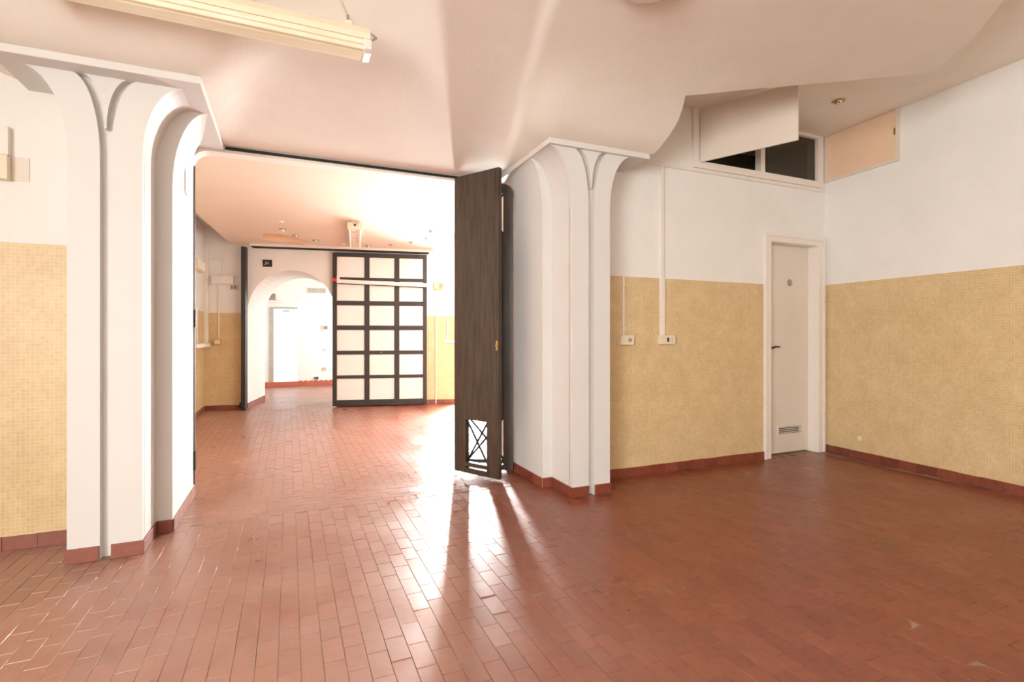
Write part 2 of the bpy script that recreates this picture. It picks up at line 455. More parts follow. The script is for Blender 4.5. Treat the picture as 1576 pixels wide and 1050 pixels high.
def sheet(outline, holes, step, zf):
    pts = [Vector(p) for p in outline]; ed = [(i, (i + 1) % len(outline)) for i in range(len(outline))]
    for h in holes:
        n0 = len(pts); pts += [Vector(p) for p in h]; ed += [(n0 + i, n0 + (i + 1) % len(h)) for i in range(len(h))]
    x0 = min(p[0] for p in outline); x1 = max(p[0] for p in outline); y0 = min(p[1] for p in outline); y1 = max(p[1] for p in outline)
    B = [p.copy() for p in pts]
    y = y0 + step * 0.37
    row = 0
    while y < y1:
        x = x0 + step * (0.31 + 0.5 * (row % 2))
        while x < x1:
            if inside((x, y), outline) and not any(inside((x, y), h) for h in holes):
                if min((q.x - x) ** 2 + (q.y - y) ** 2 for q in B) > (step * 0.4) ** 2: pts.append(Vector((x, y)))
            x += step
        y += step; row += 1
    vo, eo, fo, *_ = geometry.delaunay_2d_cdt(pts, ed, [], 0, 1e-6)
    fs = []
    for f in fo:
        c = sum((vo[i] for i in f), Vector((0, 0))) / len(f)
        if inside(c, outline) and not any(inside(c, h) for h in holes): fs.append(tuple(f))
    return [(v.x, v.y, zf(v.x, v.y)) for v in vo], fs
vs_, fs_ = sheet(outline, [], 0.1, FZ)
b = MB(); b.add(vs_, fs_)
low = [(x, y, FZ(x, y)) for x, y in dense]; high = [(x, y, ZU + 0.01) for x, y in dense]
n = len(dense)
b.add(low + high, [(i, i + 1, n + i + 1, n + i) for i in range(n - 1)])
struct(b.build('ceiling', M['ceil'], smooth=True), 'draped pink-beige plaster ceiling curving down to the column capitals', 'ceiling')

# lintel over the wide opening, with the door track --------------------------
def arcpts(cx, cz, r, a0, a1, n=6):
    return [(cx + r * math.cos(math.radians(a0 + (a1 - a0) * i / n)), cz + r * math.sin(math.radians(a0 + (a1 - a0) * i / n))) for i in range(n + 1)]
pf = [(-1.3, 3.3), (-1.3, 2.2), (-0.657, 2.2)] + arcpts(-0.657 + 0.11, 2.585 - 0.11, 0.11, 180, 90) + arcpts(1.85 - 0.11, 2.585 - 0.11, 0.11, 90, 0) + [(1.85, 2.2), (2.6, 2.2), (2.6, 3.3)]
b = MB(); b.loft([(x, LINT, z) for x, z in pf], [(x, LINT + 0.12, z) for x, z in pf])
lin = struct(b.build('trim_1', M['ceil']), 'peach plaster lintel with rounded corners over the wide opening', 'lintel')
b = MB(); b.box(-0.44, 1.70, LINT - 0.012, LINT + 0.002, 2.607, 2.628); b.build('door_track', M['iron'], lin)

# ------------------------------------------------------------------ columns
def flare(x, z0, a, hz, sgn, n=10):     # quarter-ellipse that leaves the vertical and sweeps outwards
    return [(x + sgn * a * (1 - math.cos(math.pi / 2 * i / n)), z0 + hz * math.sin(math.pi / 2 * i / n)) for i in range(n + 1)]
def column(label, cx, yf, side, xin, ypier, yw, lip, ext):
    """side: +1 when the opening lies towards +X. xin: face of the inner pier."""
    hw = 0.165
    t = thing('column', label, 'column', (cx, yf + 0.2, 0))
    ZT = 2.60
    # core behind the fluted front
    out = flare(cx + hw, 2.18, 0.20, 0.42, 1) + flare(cx - hw, 2.18, 0.20, 0.42, -1)[::-1]
    poly = [(cx - hw, 0), (cx + hw, 0)] + out
    b = MB(); b.loft([(x, yf + 0.045, z) for x, z in poly], [(x, yw + 0.02, z) for x, z in poly])
    b.build('shaft', M['column'], t, smooth=True)
    # the two stems with the forked groove between them
    for sg in (-1, 1):
        outer = flare(cx + sg * hw, 2.18, 0.20, 0.42, sg)
        inner = [(cx + sg * 0.024, 2.10)] + [(cx + sg * (0.024 + 0.125 * (1 - math.cos(math.pi / 2 * i / 10))), 2.16 + 0.44 * math.sin(math.pi / 2 * i / 10)) for i in range(1, 11)]
        inner = inner[:1] + inner[1:]
        poly = [(cx + sg * 0.024, 0.0), (cx + sg * hw, 0.0)] + outer + inner[::-1]
        b = MB(); b.loft([(x, yf, z) for x, z in poly], [(x, yf + 0.05, z) for x, z in poly])
        b.build('front_stem', M['column'], t, smooth=True)
    lw = [(cx - 0.004, 2.32)] + [(cx - (0.004 + 0.104 * (1 - math.cos(math.pi / 2 * i / 8))), 2.32 + 0.28 * math.sin(math.pi / 2 * i / 8)) for i in range(1, 9)]
    rw_ = [(2 * cx - x, z) for x, z in lw]
    poly = lw + rw_[::-1]
    b = MB(); b.loft([(x, yf, z) for x, z in poly], [(x, yf + 0.05, z) for x, z in poly])
    b.build('fork_wedge', M['column'], t, smooth=True)
    # inner pier lining the opening
    far_x = cx - side * 0.10
    b = MB(); secs = []
    for k in range(9):
        u = k / 8
        fl_ = flare(xin, 2.12 + 0.26 * u, abs(ext) * (1 - u) ** 0.7 + 0.001, 0.48 - 0.26 * u, side)
        secs.append([(x, ypier + (LINT + 0.10 - ypier) * u, z) for x, z in [(far_x, 0), (xin, 0)] + fl_ + [(far_x, ZT)]])
    for p_, q_ in zip(secs, secs[1:]): b.ring(p_, q_)
    b.add(secs[0], [tuple(range(len(secs[0])))]); b.add(secs[-1], [tuple(range(len(secs[-1])))])
    b.build('inner_pier', M['column'], t, smooth=True)
    # capital slab
    x0, x1 = lip
    b = MB()
    q = [(x0, 3.31), (x1, 3.31), (x1, LINT), (x0, LINT)]
    if side > 0: q = [(x0, 3.31), (x1, 3.31), (x1, LINT - .002), (-0.95, LINT - .002), (-0.95, yw), (x0, yw)]
    else: q = [(x0, 3.31), (x1, 3.31), (x1, yw), (2.12, yw), (2.12, LINT - .002), (x0, LINT - .002)]
    b.hexa(q, 2.598, 2.640); b.build('capital_slab', M['column'], t, bevel=0.003)
    # skirting tiles round the foot
    hb = 0.078
    def bt(x0, x1, y0, y1):
        bb = MB(); bb.box(x0, x1, y0, y1, 0.001, hb); bb.build('skirting_tile', M['skirt'], t, bevel=0.0015)
    bt(cx - hw - 0.008, cx - 0.026, yf - 0.010, yf - 0.0005)
    bt(cx + 0.026, cx + hw + 0.009, yf - 0.010, yf - 0.0005)
    xs = cx + side * (hw + 0.0005); xe = xs + side * 0.009
    bt(min(xs, xe), max(xs, xe), yf + 0.001, yf + 0.15)
    bt(min(xs, xe), max(xs, xe), yf + 0.152, ypier - 0.001)
    xa, xb = sorted((cx + side * (hw + 0.011), xin)); bt(xa, xb, ypier - 0.010, ypier - 0.0005)
    xs = xin + side * 0.0005; xe = xs + side * 0.009; y = ypier + 0.001
    while y < LINT - 0.03:
        y2 = min(y + 0.154, LINT + 0.08); bt(min(xs, xe), max(xs, xe), y, y2 - 0.002); y = y2
    return t
colL = column('white column with a forked groove beside the open passage, nearer to the camera', -0.908, 3.42, 1, -0.657, 3.735, YL, (-1.36, -0.45), 0.195)
colR = column('white column with a forked groove next to the dark folding door', 2.095, 3.34, -1, 1.843, 3.662, YR, (1.724, 2.613), 0.115)
# small broken cable stub on the side of the near column
t = thing('cable_stub', 'broken beige cable stub high on the left column', 'cable', (-1.085, 3.44, 2.36))
b = MB(); b.box(-1.092, -1.068, 3.43, 3.46, 2.362, 2.415); b.build('clip', M['plastic'], t, bevel=0.003)
b = MB(); b.tube((-1.08, 3.44, 2.41), (-1.115, 3.44, 2.432), 0.006, 8); b.build('wire', M['plastic'], t)
b = MB(); b.tube((-1.078, 3.436, 2.364), (-1.076, 3.43, 2.35), 0.005, 8); b.build('wire', M['dark'], t)
# bent wire on the inner pier
b = MB(); b.tube((-0.652, 4.12, 2.20), (-0.652, 4.12, 2.34), 0.003, 6); b.tube((-0.652, 4.12, 2.20), (-0.652, 4.17, 2.175), 0.003, 6); b.tube((-0.652, 4.12, 2.34), (-0.652, 4.11, 2.36), 0.003, 6)
tag(b.build('wire_hook', M['grey']), 'thin bent wire hook on the inner side of the left column', 'hook')
# iron edge of the passage at the near column
b = MB(); b.box(-0.656, -0.650, LINT + 0.06, LINT + 0.10, 0.09, 2.48); b.box(-0.656, -0.643, LINT + 0.055, LINT + 0.105, 0.20, 0.34); b.box(-0.656, -0.643, LINT + 0.055, LINT + 0.105, 1.27, 1.40)
tag(b.build('hinge_rail', M['iron']), 'black iron hinge rail standing along the left side of the passage', 'rail')

# ------------------------------------------------------------------ baseboards of the near room
def baseboard(name, label, p0, p1, nrm, h=0.078, th=0.010, L_=0.155, parent=None):
    p0 = Vector((*p0, 0)); p1 = Vector((*p1, 0)); d = (p1 - p0); ln = d.length; d.normalize(); nv = Vector((*nrm, 0)).normalized()
    t = parent or thing(name, label, 'baseboard', tuple(p0), kind='structure')
    s = 0.0
    while s < ln - 0.01:
        e = min(s + L_, ln)
        bb = MB(); bb.cur = random.random()
        bb.slab(p0, d, nv, (0, 0, 1), s + 0.001, e - 0.001, 0.0006, th + random.uniform(-0.001, 0.001), 0.001, h + random.uniform(-0.002, 0.002))
        bb.build('skirting_tile', M['skirt'], t)
        s = e
    return t
baseboard('baseboard_left', 'red skirting tiles under the mosaic left of the near column', (-2.4, YL - 0.006), (-1.09, YL - 0.006), (0, -1))
baseboard('baseboard_back', 'dark red skirting tiles between the far column and the cream door', (2.262, YR - 0.006), (4.268, YR - 0.006), (0, -1))
baseboard('baseboard_right', 'red skirting tiles along the plain end wall', (XR(0.6) - 0.006, 0.6), (XR(YR - 0.02) - 0.006, YR - 0.02), (-1, 0.0576))

# ------------------------------------------------------------------ cream door
d1 = thing('door_1', 'narrow cream door with a round plate and a low air vent', 'door', (4.68, YR, 0), kind='structure')
b = MB()
for x0, x1, z0, z1 in ((4.255, 4.345, 0, 2.215), (5.020, 5.118, 0, 2.215), (4.345, 5.020, 2.135, 2.215)):
    b.box(x0, x1, YR - 0.022, YR + 0.012, z0, z1)
for x0, x1, z0, z1 in ((4.255, 4.285, 0, 2.215), (5.09, 5.118, 0, 2.215), (4.285, 5.09, 2.185, 2.215)):
    b.box(x0, x1, YR - 0.032, YR - 0.02, z0, z1)
b.build('casing', M['frame'], d1, bevel=0.004)
b = MB(); b.box(4.335, 4.352, YR, 3.80, 0, 2.165); b.box(5.013, 5.03, YR, 3.80, 0, 2.165); b.box(4.352, 5.013, YR, 3.80, 2.132, 2.165)
b.build('reveal', M['frame'], d1)
# leaf with the vent hole
b = MB()
for x0, x1, z0, z1 in ((4.354, 4.575, 0.012, 2.13), (4.905, 5.011, 0.012, 2.13), (4.575, 4.905, 0.275, 2.13), (4.575, 4.905, 0.012, 0.205)):
    b.box(x0, x1, 3.755, 3.795, z0, z1)
leaf = b.build('leaf', M['door'], d1)
b = MB(); b.box(4.56, 4.92, 3.749, 3.756, 0.19, 0.205); b.box(4.56, 4.92, 3.749, 3.756, 0.275, 0.29); b.box(4.56, 4.575, 3.749, 3.756, 0.205, 0.275); b.box(4.905, 4.92, 3.749, 3.756, 0.205, 0.275)
b.build('vent_frame', M['door'], leaf)
b = MB(); b.box(4.575, 4.905, 3.785, 3.79, 0.205, 0.275); b.build('vent_backing', M['dark'], leaf)
for i in range(4):
    b = MB(); z = 0.211 + i * 0.0175; b.box(4.575, 4.905, 3.756, 3.766, z, z + 0.0075)
    b.build('vent_slat', M['door'], leaf)
b = MB(); b.lathe((4.735, 3.752, 1.755), [(0.034, 0.003), (0.034, -0.004), (0.030, -0.006), (0.0, -0.006)], 24, 'Y')
pl = b.build('round_plate', M['steel'], d1, smooth=True)
b = MB(); b.lathe((4.735, 3.7465, 1.755), [(0.018, 0.0), (0.018, -0.003), (0.010, -0.004), (0.0, -0.004)], 20, 'Y'); b.build('plate_symbol', M['grey'], pl)
b = MB(); b.tube((4.41, 3.756, 1.08), (4.41, 3.70, 1.08), 0.009, 10); b.tube((4.405, 3.705, 1.08), (4.47, 3.70, 1.097), 0.009, 10); b.tube((4.47, 3.70, 1.097), (4.535, 3.70, 1.095), 0.009, 10, 0.006)
h = b.build('handle', M['iron'], d1, smooth=True); h['label'] = 'black lever handle'

# ------------------------------------------------------------------ loft window over the door, ledge and corner board
tr = MB(); tr.box(2.62, 5.13, YR - 0.020, YR + 0.002, 2.70, 2.732)
struct(tr.build('trim_2', M['frame']), 'thin ledge moulding below the loft window', 'moulding')
w1 = thing('window_1', 'loft window high above the cream door, one leaf swung open', 'window', (4.2, YR, 2.735), kind='structure')
b = MB(); b.box(3.36, 5.10, YR - 0.028, YR + 0.06, 2.735, 2.80); b.box(3.36, 3.43, YR - 0.028, YR + 0.06, 2.80, 3.278); b.box(5.02, 5.10, YR - 0.02, YR + 0.06, 2.80, 3.278); b.box(3.43, 5.02, YR - 0.02, YR + 0.06, 3.245, 3.278)
b.build('frame', M['frame'], w1, bevel=0.003)
b = MB(); b.box(4.205, 4.262, YR - 0.02, YR + 0.05, 2.80, 3.245); b.build('mullion', M['frame'], w1, bevel=0.003)
b = MB(); b.box(4.262, 5.02, YR + 0.018, YR + 0.026, 2.80, 3.245); b.build('pane', M['glass'], w1)
b = MB(); hp = Vector((3.435, YR - 0.03, 0)); hd = (Vector((3.765, 2.925, 0)) - hp).normalized(); hn = Vector((-hd.y, hd.x, 0))
b.slab(hp, hd, hn, (0, 0, 1), 0.0, 0.80, -0.010, 0.010, 2.785, 3.255)
fp = b.build('open_leaf', M['door'], w1, bevel=0.002); fp['label'] = 'cream board leaf swung open'
b = MB()
for z in (2.88, 3.15): b.tube(hp + Vector((0, 0, z)), hp + Vector((0, 0, z + 0.06)), 0.007, 8)
b.build('hinge', M['steel'], w1)
# dark loft behind
b = MB(); b.box(3.30, 5.12, 4.36, 4.41, 2.74, 3.28); b.box(3.30, 3.36, 3.80, 4.36, 2.74, 3.28); b.box(5.09, 5.12, 3.80, 4.36, 2.74, 3.28); b.box(3.36, 5.09, 3.80, 4.36, 2.74, 2.78)
struct(b.build('wall_loft', M['loft']), 'dark storage loft seen through the window over the door', 'loft')
# board panel on the end wall
def wr_pt(y, off, z): return Vector((XR(y) - off, y, z))
bp_ = thing('hatch_board', 'raw brown board closing a hatch high in the corner', 'board', tuple(wr_pt(3.3, 0, 2.81)))
def wr_slab(y0, y1, o0, o1, z0, z1):
    bb = MB(); bb.loft([wr_pt(y0, o0, z0), wr_pt(y1, o0, z0), wr_pt(y1, o1, z0), wr_pt(y0, o1, z0)], [wr_pt(y0, o0, z1), wr_pt(y1, o0, z1), wr_pt(y1, o1, z1), wr_pt(y0, o1, z1)]); return bb
wr_slab(2.945, 3.632, 0.002, 0.012, 2.825, 3.272).build('board', M['board'], bp_)
for y0, y1, z0, z1 in ((2.915, 2.945, 2.800, 3.278), (3.632, 3.655, 2.800, 3.278), (2.945, 3.632, 2.800, 2.825)):
    wr_slab(y0, y1, 0.001, 0.022, z0, z1).build('frame_strip', M['door'], bp_)
wr_slab(2.950, 2.962, 0.012, 0.02, 3.05, 3.11).build('catch', M['brass'], bp_)

# ceiling spot in the corner
def spot(label, x, y, z, r, ring, group=None):
    t = thing('recessed_spotlight', label, 'spotlight', (x, y, z - 0.02), group)
    b = MB(); b.lathe((x, y, z), [(r, 0.0), (r, -0.004), (r * 0.86, -0.010), (r * 0.62, -0.006), (r * 0.6, 0.0)], 20); b.build('ring', ring, t, smooth=True)
    b = MB(); b.lathe((x, y, z), [(r * 0.57, -0.001), (r * 0.55, -0.012), (r * 0.4, -0.024), (r * 0.15, -0.028), (0.001, -0.028)], 16); b.build('bulb', M['chrome'], t, smooth=True)
    return t
spot('brass recessed spotlight in the upper ceiling near the hatch board', 4.451, 3.041, ZU, 0.055, M['brass'])

# ------------------------------------------------------------------ conduits and sockets on the back wall
YW = YR - 0.006
b = MB(); b.box(2.990, 3.036, YW - 0.022, YW, 1.2115, 1.712); b.box(2.994, 3.032, YW - 0.016, YR, 1.712, 2.70)
tag(b.build('cable_trunking', M['frame'], bevel=0.002), 'wide cream cable trunking running down to the double socket', 'trunking')
b = MB(); b.box(2.604, 2.618, YW - 0.010, YW, 1.2115, 1.725)
tag(b.build('cable_trunking', M['frame'], bevel=0.002), 'thin cream cable trunking down to the socket by the column', 'trunking')
t = thing('wall_socket', 'ivory wall socket at the end of the thin trunking', 'socket', (2.624, YW, 1.128))
b = MB(); b.box(2.561, 2.690, YW - 0.045, YW, 1.128, 1.211); b.build('box', M['plastic'], t, bevel=0.004)
b = MB(); b.lathe((2.648, YW - 0.0455, 1.170), [(0.019, 0.001), (0.019, -0.002), (0.016, -0.002), (0.016, 0.0005)], 20, 'Y'); b.build('outlet', M['grey'], t)
for dx in (-0.008, 0.008):
    b = MB(); b.lathe((2.648 + dx, YW - 0.046, 1.170), [(0.003, 0.0), (0.003, -0.0015), (0.0, -0.0015)], 10, 'Y'); b.build('pin_hole', M['dark'], t)
b = MB(); b.box(2.585, 2.625, YW - 0.047, YW - 0.044, 1.142, 1.197); b.build('blank_plate', M['plastic'], t)
t = thing('wall_socket', 'ivory double socket with a black switch below the wide trunking', 'socket', (3.05, YW, 1.131))
b = MB(); b.box(2.969, 3.132, YW - 0.045, YW, 1.131, 1.2115); b.build('box', M['plastic'], t, bevel=0.004)
b = MB(); b.box(3.040, 3.057, YW - 0.050, YW - 0.044, 1.153, 1.190); b.build('switch', M['dark'], t)
for dz in (-0.02, 0.0, 0.02):
    b = MB(); b.lathe((3.093, YW - 0.0455, 1.171 + dz), [(0.0035, 0.0), (0.0035, -0.0015), (0.0, -0.0015)], 10, 'Y'); b.build('pin_hole', M['dark'], t)
# screw plug in the end wall
t = thing('wall_plug', 'small white filled screw hole low on the end wall mosaic', 'plug', tuple(wr_pt(3.29, 0.006, 0.19)))
b = MB(); b.lathe(wr_pt(3.29, 0.008, 0.20), [(0.022, 0.002), (0.018, -0.002), (0.0, -0.002)], 14, 'X'); b.build('filler', M['wplastic'], t)
b = MB(); b.lathe(wr_pt(3.29, 0.0105, 0.20), [(0.005, 0.001), (0.005, -0.001), (0.0, -0.001)], 10, 'X'); b.build('hole', M['dark'], t)
# electric box at the left frame edge
t = thing('fuse_box', 'beige fuse box with a white cover at the left edge', 'fuse box', (-1.5, YL, 2.07))
b = MB(); b.box(-1.62, -1.432, YL - 0.055, YL, 2.072, 2.206); b.build('body', M['plastic'], t, bevel=0.004)
b = MB(); b.box(-1.62, -1.434, YL - 0.04, YL, 2.210, 2.37); b.build('cover', M['wplastic'], t, bevel=0.003)
b = MB(); b.box(-1.431, -1.355, YL - 0.006, YL, 2.078, 2.212); b.build('wall_plate', M['door'], t)

# ------------------------------------------------------------------ near ceiling lamps
def batten(label, x0, x1, y, zb):
    t = thing('fluorescent_batten', label, 'ceiling lamp', ((x0 + x1) / 2, y, zb))
    prof = [(-0.075, 0.055), (-0.073, 0.030), (-0.064, 0.028), (-0.060, 0.008), (-0.042, 0.006), (-0.036, 0.0), (0.036, 0.0), (0.042, 0.006), (0.060, 0.008), (0.064, 0.028), (0.073, 0.030), (0.075, 0.055)]
    b = MB(); b.loft([(x0 + 0.02, y + a, zb + c) for a, c in prof], [(x1 - 0.02, y + a, zb + c) for a, c in prof]); b.build('diffuser', M['yellow'], t, bevel=0.004)
    prof = [(-0.08, 0.055), (0.08, 0.055), (0.08, 0.085), (0.05, 0.13), (-0.05, 0.13), (-0.08, 0.085)]
    b = MB(); b.loft([(x0, y + a, zb + c) for a, c in prof], [(x1, y + a, zb + c) for a, c in prof]); b.build('housing', M['plastic'], t, bevel=0.004)
    for xe in (x0, x1):
        s = 1 if xe == x1 else -1
        b = MB(); b.loft([(xe - s * 0.03, y + a * 1.03, zb - 0.004 + c * 1.03) for a, c in ((-0.077, 0.06), (-0.072, 0.012), (-0.045, 0), (0.045, 0), (0.072, 0.012), (0.077, 0.06))],
                         [(xe + s * 0.006, y + a * 0.95, zb + c) for a, c in ((-0.077, 0.06), (-0.072, 0.012), (-0.045, 0), (0.045, 0), (0.072, 0.012), (0.077, 0.06))]); b.build('end_cap', M['wplastic'], t, bevel=0.003)
    # suspension rail and rods
    b = MB(); b.tube((x0 + 0.1, y + 0.05, zb + 0.165), (x1 + 0.01, y + 0.05, zb + 0.165), 0.011, 10); b.build('conduit', M['steel'], t, smooth=True)
    for xc in (x0 + 0.25, (x0 + x1) / 2, x1 - 0.10):
        zt = FZ(xc, y) - 0.002
        b = MB(); b.box(xc - 0.018, xc + 0.018, y + 0.02, y + 0.08, zb + 0.128, zb + 0.19); b.build('bracket', M['plastic'], t, bevel=0.003)
        b = MB(); b.tube((xc, y + 0.05, zb + 0.18), (xc, y + 0.05, zt), 0.007, 8); b.build('rod', M['steel'], t)
    b = MB(); b.tube((x1 + 0.01, y + 0.05, zb + 0.165), (x1 + 0.045, y + 0.03, zb + 0.13), 0.006, 8); b.tube((x1 + 0.045, y + 0.03, zb + 0.13), (x1 + 0.005, y + 0.01, zb + 0.09), 0.006, 8); b.build('cable', M['grey'], t)
    return t
batten('long yellowed fluorescent batten hanging under the near ceiling', -1.05, 0.385, 2.80, 2.668)
t = thing('dome_lamp', 'white dome lamp at the top edge of the picture', 'ceiling lamp', (1.62, 2.03, 2.86))
zc = FZ(1.62, 2.03)
b = MB(); b.lathe((1.62, 2.03, zc), [(0.20, 0.012), (0.20, -0.02), (0.19, -0.03)], 32); b.build('rim', M['wplastic'], t, smooth=True)
b = MB(); b.lathe((1.62, 2.03, zc), [(0.185, -0.025), (0.17, -0.05), (0.12, -0.075), (0.05, -0.088), (0.002, -0.09)], 32); b.build('dome', M['bulb'], t, smooth=True)

# ------------------------------------------------------------------ dark folding door
d2 = thing('door_2', 'dark wooden folding door half open beside the column, low lattice openings', 'door', (1.6, 4.2, 0.0), kind='structure')
P1, P2, P3 = Vector((1.825, 4.205, 0)), Vector((1.357, 4.434, 0)), Vector((1.606, 3.969, 0))
def leafpart(P, Q, name, label, zt, round_corner, upper):
    d = (Q - P); L_ = d.length; d.normalize(); nv = Vector((-d.y, d.x, 0))
    th0, th1 = -0.02, 0.02
    b = MB()
    S_ = lambda a, c, z0, z1, e=0.0: b.slab(P, d, nv, (0, 0, 1), a, c, th0 + e, th1 - e, z0, z1)
    z0 = 0.018; a0, a1 = (0.085 if upper else 0.125), L_ - 0.128
    S_(a0, a1, z0, 0.064); S_(a0, a1, 0.078, 0.113)
    S_(L_ - 0.128, L_, z0, zt)
    if round_corner:
        r = 0.085
        pts = [(0, z0), (a0, z0), (a0, zt)] + [(r + r * math.cos(math.radians(k)), zt - r + r * math.sin(math.radians(k))) for k in range(90, 181, 15)]
        f = lambda s_, z_, o_: P + d * s_ + nv * o_ + Vector((0, 0, z_))
        b.loft([f(s_, z_, th0) for s_, z_ in pts], [f(s_, z_, th1) for s_, z_ in pts])
    else: S_(0, a0, z0, zt)
    if upper:
        S_(a0, a1, 0.48, 2.11, 0.006); S_(a0, a1, 2.465, zt)
    else: S_(a0, a1, 0.48, zt, 0.0)
    o = b.build(name, M['wood'], d2)
    o['label'] = label
    hole = [(0.113, 0.48)] + ([(2.11, 2.465)] if upper else [])
    for lo, hi in hole:
        for (s0, zz0, s1, zz1) in ((a0, lo, a1, hi), (a0, hi, a1, lo)):
            bb = MB()
            p = P + d * s0 + Vector((0, 0, zz0)); q = P + d * s1 + Vector((0, 0, zz1))
            bb.tube(p, q, 0.0095, 6); bb.build('lattice_bar', M['iron'], o)
    return o
l2 = leafpart(P1, P2, 'hinged_leaf', 'door leaf fixed to the column', 2.55, True, True)
l1 = leafpart(P2 + Vector((0, -0.045, 0)), P3, 'folded_leaf', 'door leaf folded towards the room', 2.60, False, False)
dd = (P3 - P2).normalized(); nn = Vector((dd.y, -dd.x, 0))
b = MB(); b.slab(P2, dd, nn, (0, 0, 1), 0.500, 0.520, 0.018, 0.024, 1.085, 1.165); b.build('lock_plate', M['brass'], l1)
b = MB(); q = P2 + dd * 0.510 + nn * 0.022 + Vector((0, 0, 1.125)); b.tube(q, q + nn * 0.018, 0.006, 10); b.build('latch', M['brass'], l1)

# ================================================================== ROOM BEYOND
b = MB(); b.box(-1.45, -1.27, 4.50, 10.9, 0, 3.05)
wfl = struct(b.build('wall_far_side', M['paint']), 'narrow strip of side wall in the room beyond', 'wall')
b = MB(); b.box(-1.27, -1.264, 4.55, 9.66, 0.0, 1.60); b.build('wainscot', M['mosaic'], wfl)
# far wall with arch and tall pane
AC, AH, SPR, AR = 1.341, 0.69, 1.60, 0.71
s0w, s1w, TH, ZF = -0.25, 6.9, 1.20, 3.05
PS0, PS1, PZ0, PZ1 = 4.155, 4.395, 0.02, 2.30
arch = [(AC - AH * math.cos(math.pi * i / 24), SPR + AR * math.sin(math.pi * i / 24)) for i in range(25)]
b = MB()
def wslab(a, c, z0, z1, o0=0.0, o1=-0.2):
    b.slab(FA, FD, -FN, (0, 0, 1), a, c, o1, o0, z0, z1)
wslab(s0w, AC - AH, 0, ZF, 0, -TH); wslab(AC + AH, 2.6, 0, ZF, 0, -TH)
wslab(2.6, PS0, 0, ZF); wslab(PS1, s1w, 0, ZF); wslab(PS0, PS1, 0, PZ0); wslab(PS0, PS1, PZ1, ZF)
for i in range(24):
    (sa, za), (sb, zb) = arch[i], arch[i + 1]
    b.loft([fw(sa, 0, za), fw(sb, 0, zb), fw(sb, 0, ZF), fw(sa, 0, ZF)], [fw(sa, -TH, za), fw(sb, -TH, zb), fw(sb, -TH, ZF), fw(sa, -TH, ZF)])
wfar = struct(b.build('wall_far', M['paint']), 'far wall with an arched passage behind the dark lattice screen', 'wall')
b = MB(); b.slab(FA, FD, -FN, (0, 0, 1), 0.0, 0.60, 0.0, 0.006, 0.0, 1.585); b.build('wainscot', M['mosaic'], wfar)
b = MB(); b.slab(FA, FD, -FN, (0, 0, 1), 2.06, PS0 - 0.07, 0.0, 0.006, 0.0, 1.565); b.build('wainscot', M['mosaic'], wfar)
bb_ = baseboard('baseboard_far', 'red skirting tiles along the walls of the room beyond', (-1.26, 9.6), (-1.26, 7.4), (1, 0))
q0, q1 = fw(0.02, 0.007, 0), fw(0.645, 0.007, 0); baseboard('', '', q0.xy, q1.xy, (-FN).xy, parent=bb_)
q0, q1 = fw(2.05, 0.007, 0), fw(PS0 - 0.07, 0.007, 0); baseboard('', '', q0.xy, q1.xy, (-FN).xy, parent=bb_)
q0, q1 = fw(AC - AH, 0.0, 0), fw(AC - AH, -TH, 0); baseboard('', '', q0.xy, q1.xy, FD.xy, parent=bb_, h=0.10)
w2 = thing('window_2', 'tall narrow glazed pane of daylight hidden behind the folding door', 'window', tuple(fw(4.34, 0, 0)), kind='structure')
b = MB()
for a, c, z0, z1 in ((PS0 - 0.06, PS0, 0, 2.36), (PS1, PS1 + 0.06, 0, 2.36), (PS0, PS1, PZ1, 2.36)):
    b.slab(FA, FD, -FN, (0, 0, 1), a, c, -0.03, 0.03, z0, z1)
b.build('frame', M['frame'], w2)
# side wall with a wide window, end closures, roof
b = MB()
for y0, y1, z0, z1 in ((4.5, 5.3, 0, 3.05), (8.3, 9.2, 0, 3.05), (5.3, 8.3, 0, 0.3), (5.3, 8.3, 2.7, 3.05)): b.box(5.2, 5.38, y0, y1, z0, z1)
struct(b.build('wall_beyond_right', M['paint']), 'window wall of the room beyond, hidden behind the column', 'wall')
b = MB(); b.box(-1.45, 5.4, 4.5, 10.95, 3.0, 3.1); b.box(-1.45, 2.7, 10.8, 14.0, 2.95, 3.1)
struct(b.build('ceiling_beyond', M['paint']), 'white high ceiling at the bright side of the room beyond', 'ceiling')
fo = [fw(0, 0, 0), fw(3.68, 0, 0)]
out2 = line((-1.27, LINT + 0.1), (2.0, LINT + 0.1), 0.4) + [(2.0, LINT + 0.1), (2.06, 6.2), (2.105, 6.968), (2.177, 7.441), (2.278, 8.356), (2.30, fo[1].y + 0.06)] + line((2.30, fo[1].y + 0.055), (-1.27, 9.66), 0.4)
hole2 = [(-0.369, 8.434), (-0.123, 8.328), (0.456, 8.946), (-0.375, 8.996)]
vs_, fs_ = sheet(out2, [hole2], 0.4, lambda x, y: 2.71)
b = MB(); b.add(vs_, fs_)
rim = out2[out2.index((2.0, LINT + 0.1)):out2.index((2.30, fo[1].y + 0.06)) + 1]
b.add([(x, y, 2.71) for x, y in rim] + [(x, y, 3.0) for x, y in rim], [(i, i + 1, len(rim) + i + 1, len(rim) + i) for i in range(len(rim) - 1)])
clb = struct(b.build('ceiling_lower_beyond', M['peach']), 'peach dropped ceiling with an arc of small spotlights', 'ceiling')
b = MB(); b.ring([(x, y, 2.711) for x, y in hole2], [(x, y, 2.90) for x, y in hole2]); b.add([(x, y, 2.90) for x, y in hole2], [(0, 1, 2, 3)])
b.build('recess', M['board'], clb)  # browner board colour puts the shade of the recess into its tone
